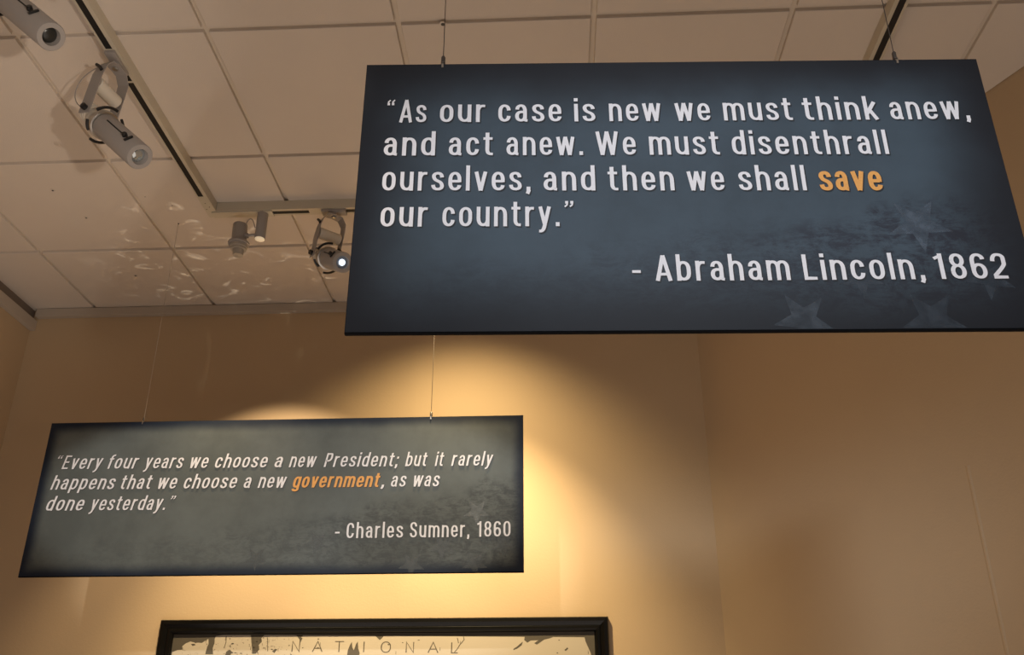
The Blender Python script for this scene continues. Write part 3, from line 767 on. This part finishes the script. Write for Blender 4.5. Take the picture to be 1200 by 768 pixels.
# paper sheet: outline with its torn head; px(x, y) is metres from the picture's left inner edge and head
def px(x, y): return (-iw + x, ih - y)
kx = 0.003665; ky = 0.0036
def pp(X, Y): return px((X - 203.0) * kx, (Y - 747.5 + (X - 203) * .0139) * ky)     # along the head of the map
def flatpoly(name, pts, y, mat, parent=pic):
    bm = bmesh.new(); vs = [bm.verts.new((p[0], y, p[1])) for p in pts]; f = bm.faces.new(vs); f.normal_update()
    if f.normal.y > 0: f.normal_flip()
    bmesh.ops.triangulate(bm, faces=bm.faces[:])
    me = bpy.data.meshes.new(name); bm.to_mesh(me); bm.free(); return link(name, me, mat, parent)
outline = [pp(204, 768), pp(210, 765.5), pp(216, 765), pp(215, 761), pp(219, 757.5), pp(224, 755.5), pp(230, 756.8), pp(238, 757), pp(243, 753.5), pp(248, 750.5), pp(254, 748.8), pp(262, 747.6), pp(300, 747.3), pp(400, 747.3), pp(500, 747.3), pp(600, 747.3),
           pp(616, 747.3), pp(615.5, 751), pp(619, 754), pp(623, 751.5), pp(636, 751), pp(645, 748.8), pp(649, 747.3), pp(680, 747.3), pp(685, 747.3), pp(686, 752), pp(691, 764), pp(694, 775), pp(692, 800)]
outline += [px(2 * iw - .015, .5), px(2 * iw - .03, ih - fw - .03), px(.03, ih - fw - .02), px(.012, .6), px(.004, .2)]
flatpoly('map_sheet', outline, -.0066, M['paper'])
R.seed(11)
def blot(pts): flatpoly('torn_patch', [pp(*p) for p in pts], -.0069, M['tear'])
blot([(247, 747.4), (254, 747.4), (252.5, 752), (253, 757), (251.5, 763), (253, 770), (243.5, 770), (244.5, 763), (246, 758), (245, 752.5)])
blot([(295, 747.4), (311, 747.4), (308, 751), (309, 755), (305.5, 759), (307, 764), (303, 769), (299, 769), (298, 762), (296.5, 756)])
blot([(411, 764), (413, 758), (415, 754.5), (416, 761), (418, 764), (420, 757), (422, 754), (423, 762), (425, 767), (424, 775), (410, 775)])
blot([(225, 758.5), (229, 758), (231, 759.5), (227, 760.6)])
blot([(268, 767), (272, 764.5), (275, 767), (272, 775), (267, 775)])
blot([(322, 766), (326, 763), (328, 764), (325, 768)])
blot([(349, 747.4), (357, 747.4), (355, 749.5), (356.5, 751), (354, 756), (353, 752)])
blot([(442, 747.4), (452, 747.4), (450, 750), (447.5, 752), (445, 750)])
blot([(603, 761), (607, 758.5), (611, 755), (614, 752.8), (612.5, 757), (607, 761), (603, 762.5)])
blot([(627, 754.5), (631, 751.5), (640, 749.5), (636, 752), (630, 756)])
blot([(661.5, 762), (665, 759), (666, 760.5), (663, 763)])
for k in range(70):
    X = R.uniform(256, 345) if k < 46 else R.uniform(350, 690); Y = R.uniform(749, 770); s_ = R.uniform(.35, 1.1)
    if k % 3 == 0: pts = [(X, Y), (X + s_ * .5, Y), (X + s_ * .7, Y + s_ * 4.5), (X, Y + s_ * 3.5)]
    else: pts = [(X + math.cos(a) * s_ * R.uniform(.7, 1.6), Y + math.sin(a) * s_ * R.uniform(.4, 1)) for a in [i * PI / 3 for i in range(6)]]
    blot(pts) if k < 46 or s_ > .8 else None
bm_q = []
for ch, X in zip('NATIONAL', (349.7, 375.2, 400.5, 429.5, 455.2, 483.2, 510.2, 535.2)):
    adv, strokes = THIN[ch]; hpx = 12.0
    for s in strokes:
        for q in ribbon(rounded(s), .040, .040):
            bm_q.append([pp(X + (p.x - adv / 2) * hpx * 1.35, 766.2 - (X - 350) * .0 - p.y * hpx) for p in q])
flat('lettering', bm_q, -.0071, M['ink'], pic)['kind'] = 'stuff'
bm_q = []
for pts in ([(545, 747.5), (546, 751), (541, 757), (538, 762), (535, 765.5)], [(538, 749), (539.5, 755)], [(315, 750), (316, 757), (317, 766)], [(266, 749), (266.5, 756), (265, 763)]):
    for q in ribbon(pts, .45, .45): bm_q.append([pp(p.x, p.y) for p in q])
flat('crease', bm_q, -.0070, M['ink'], pic)['kind'] = 'stuff'
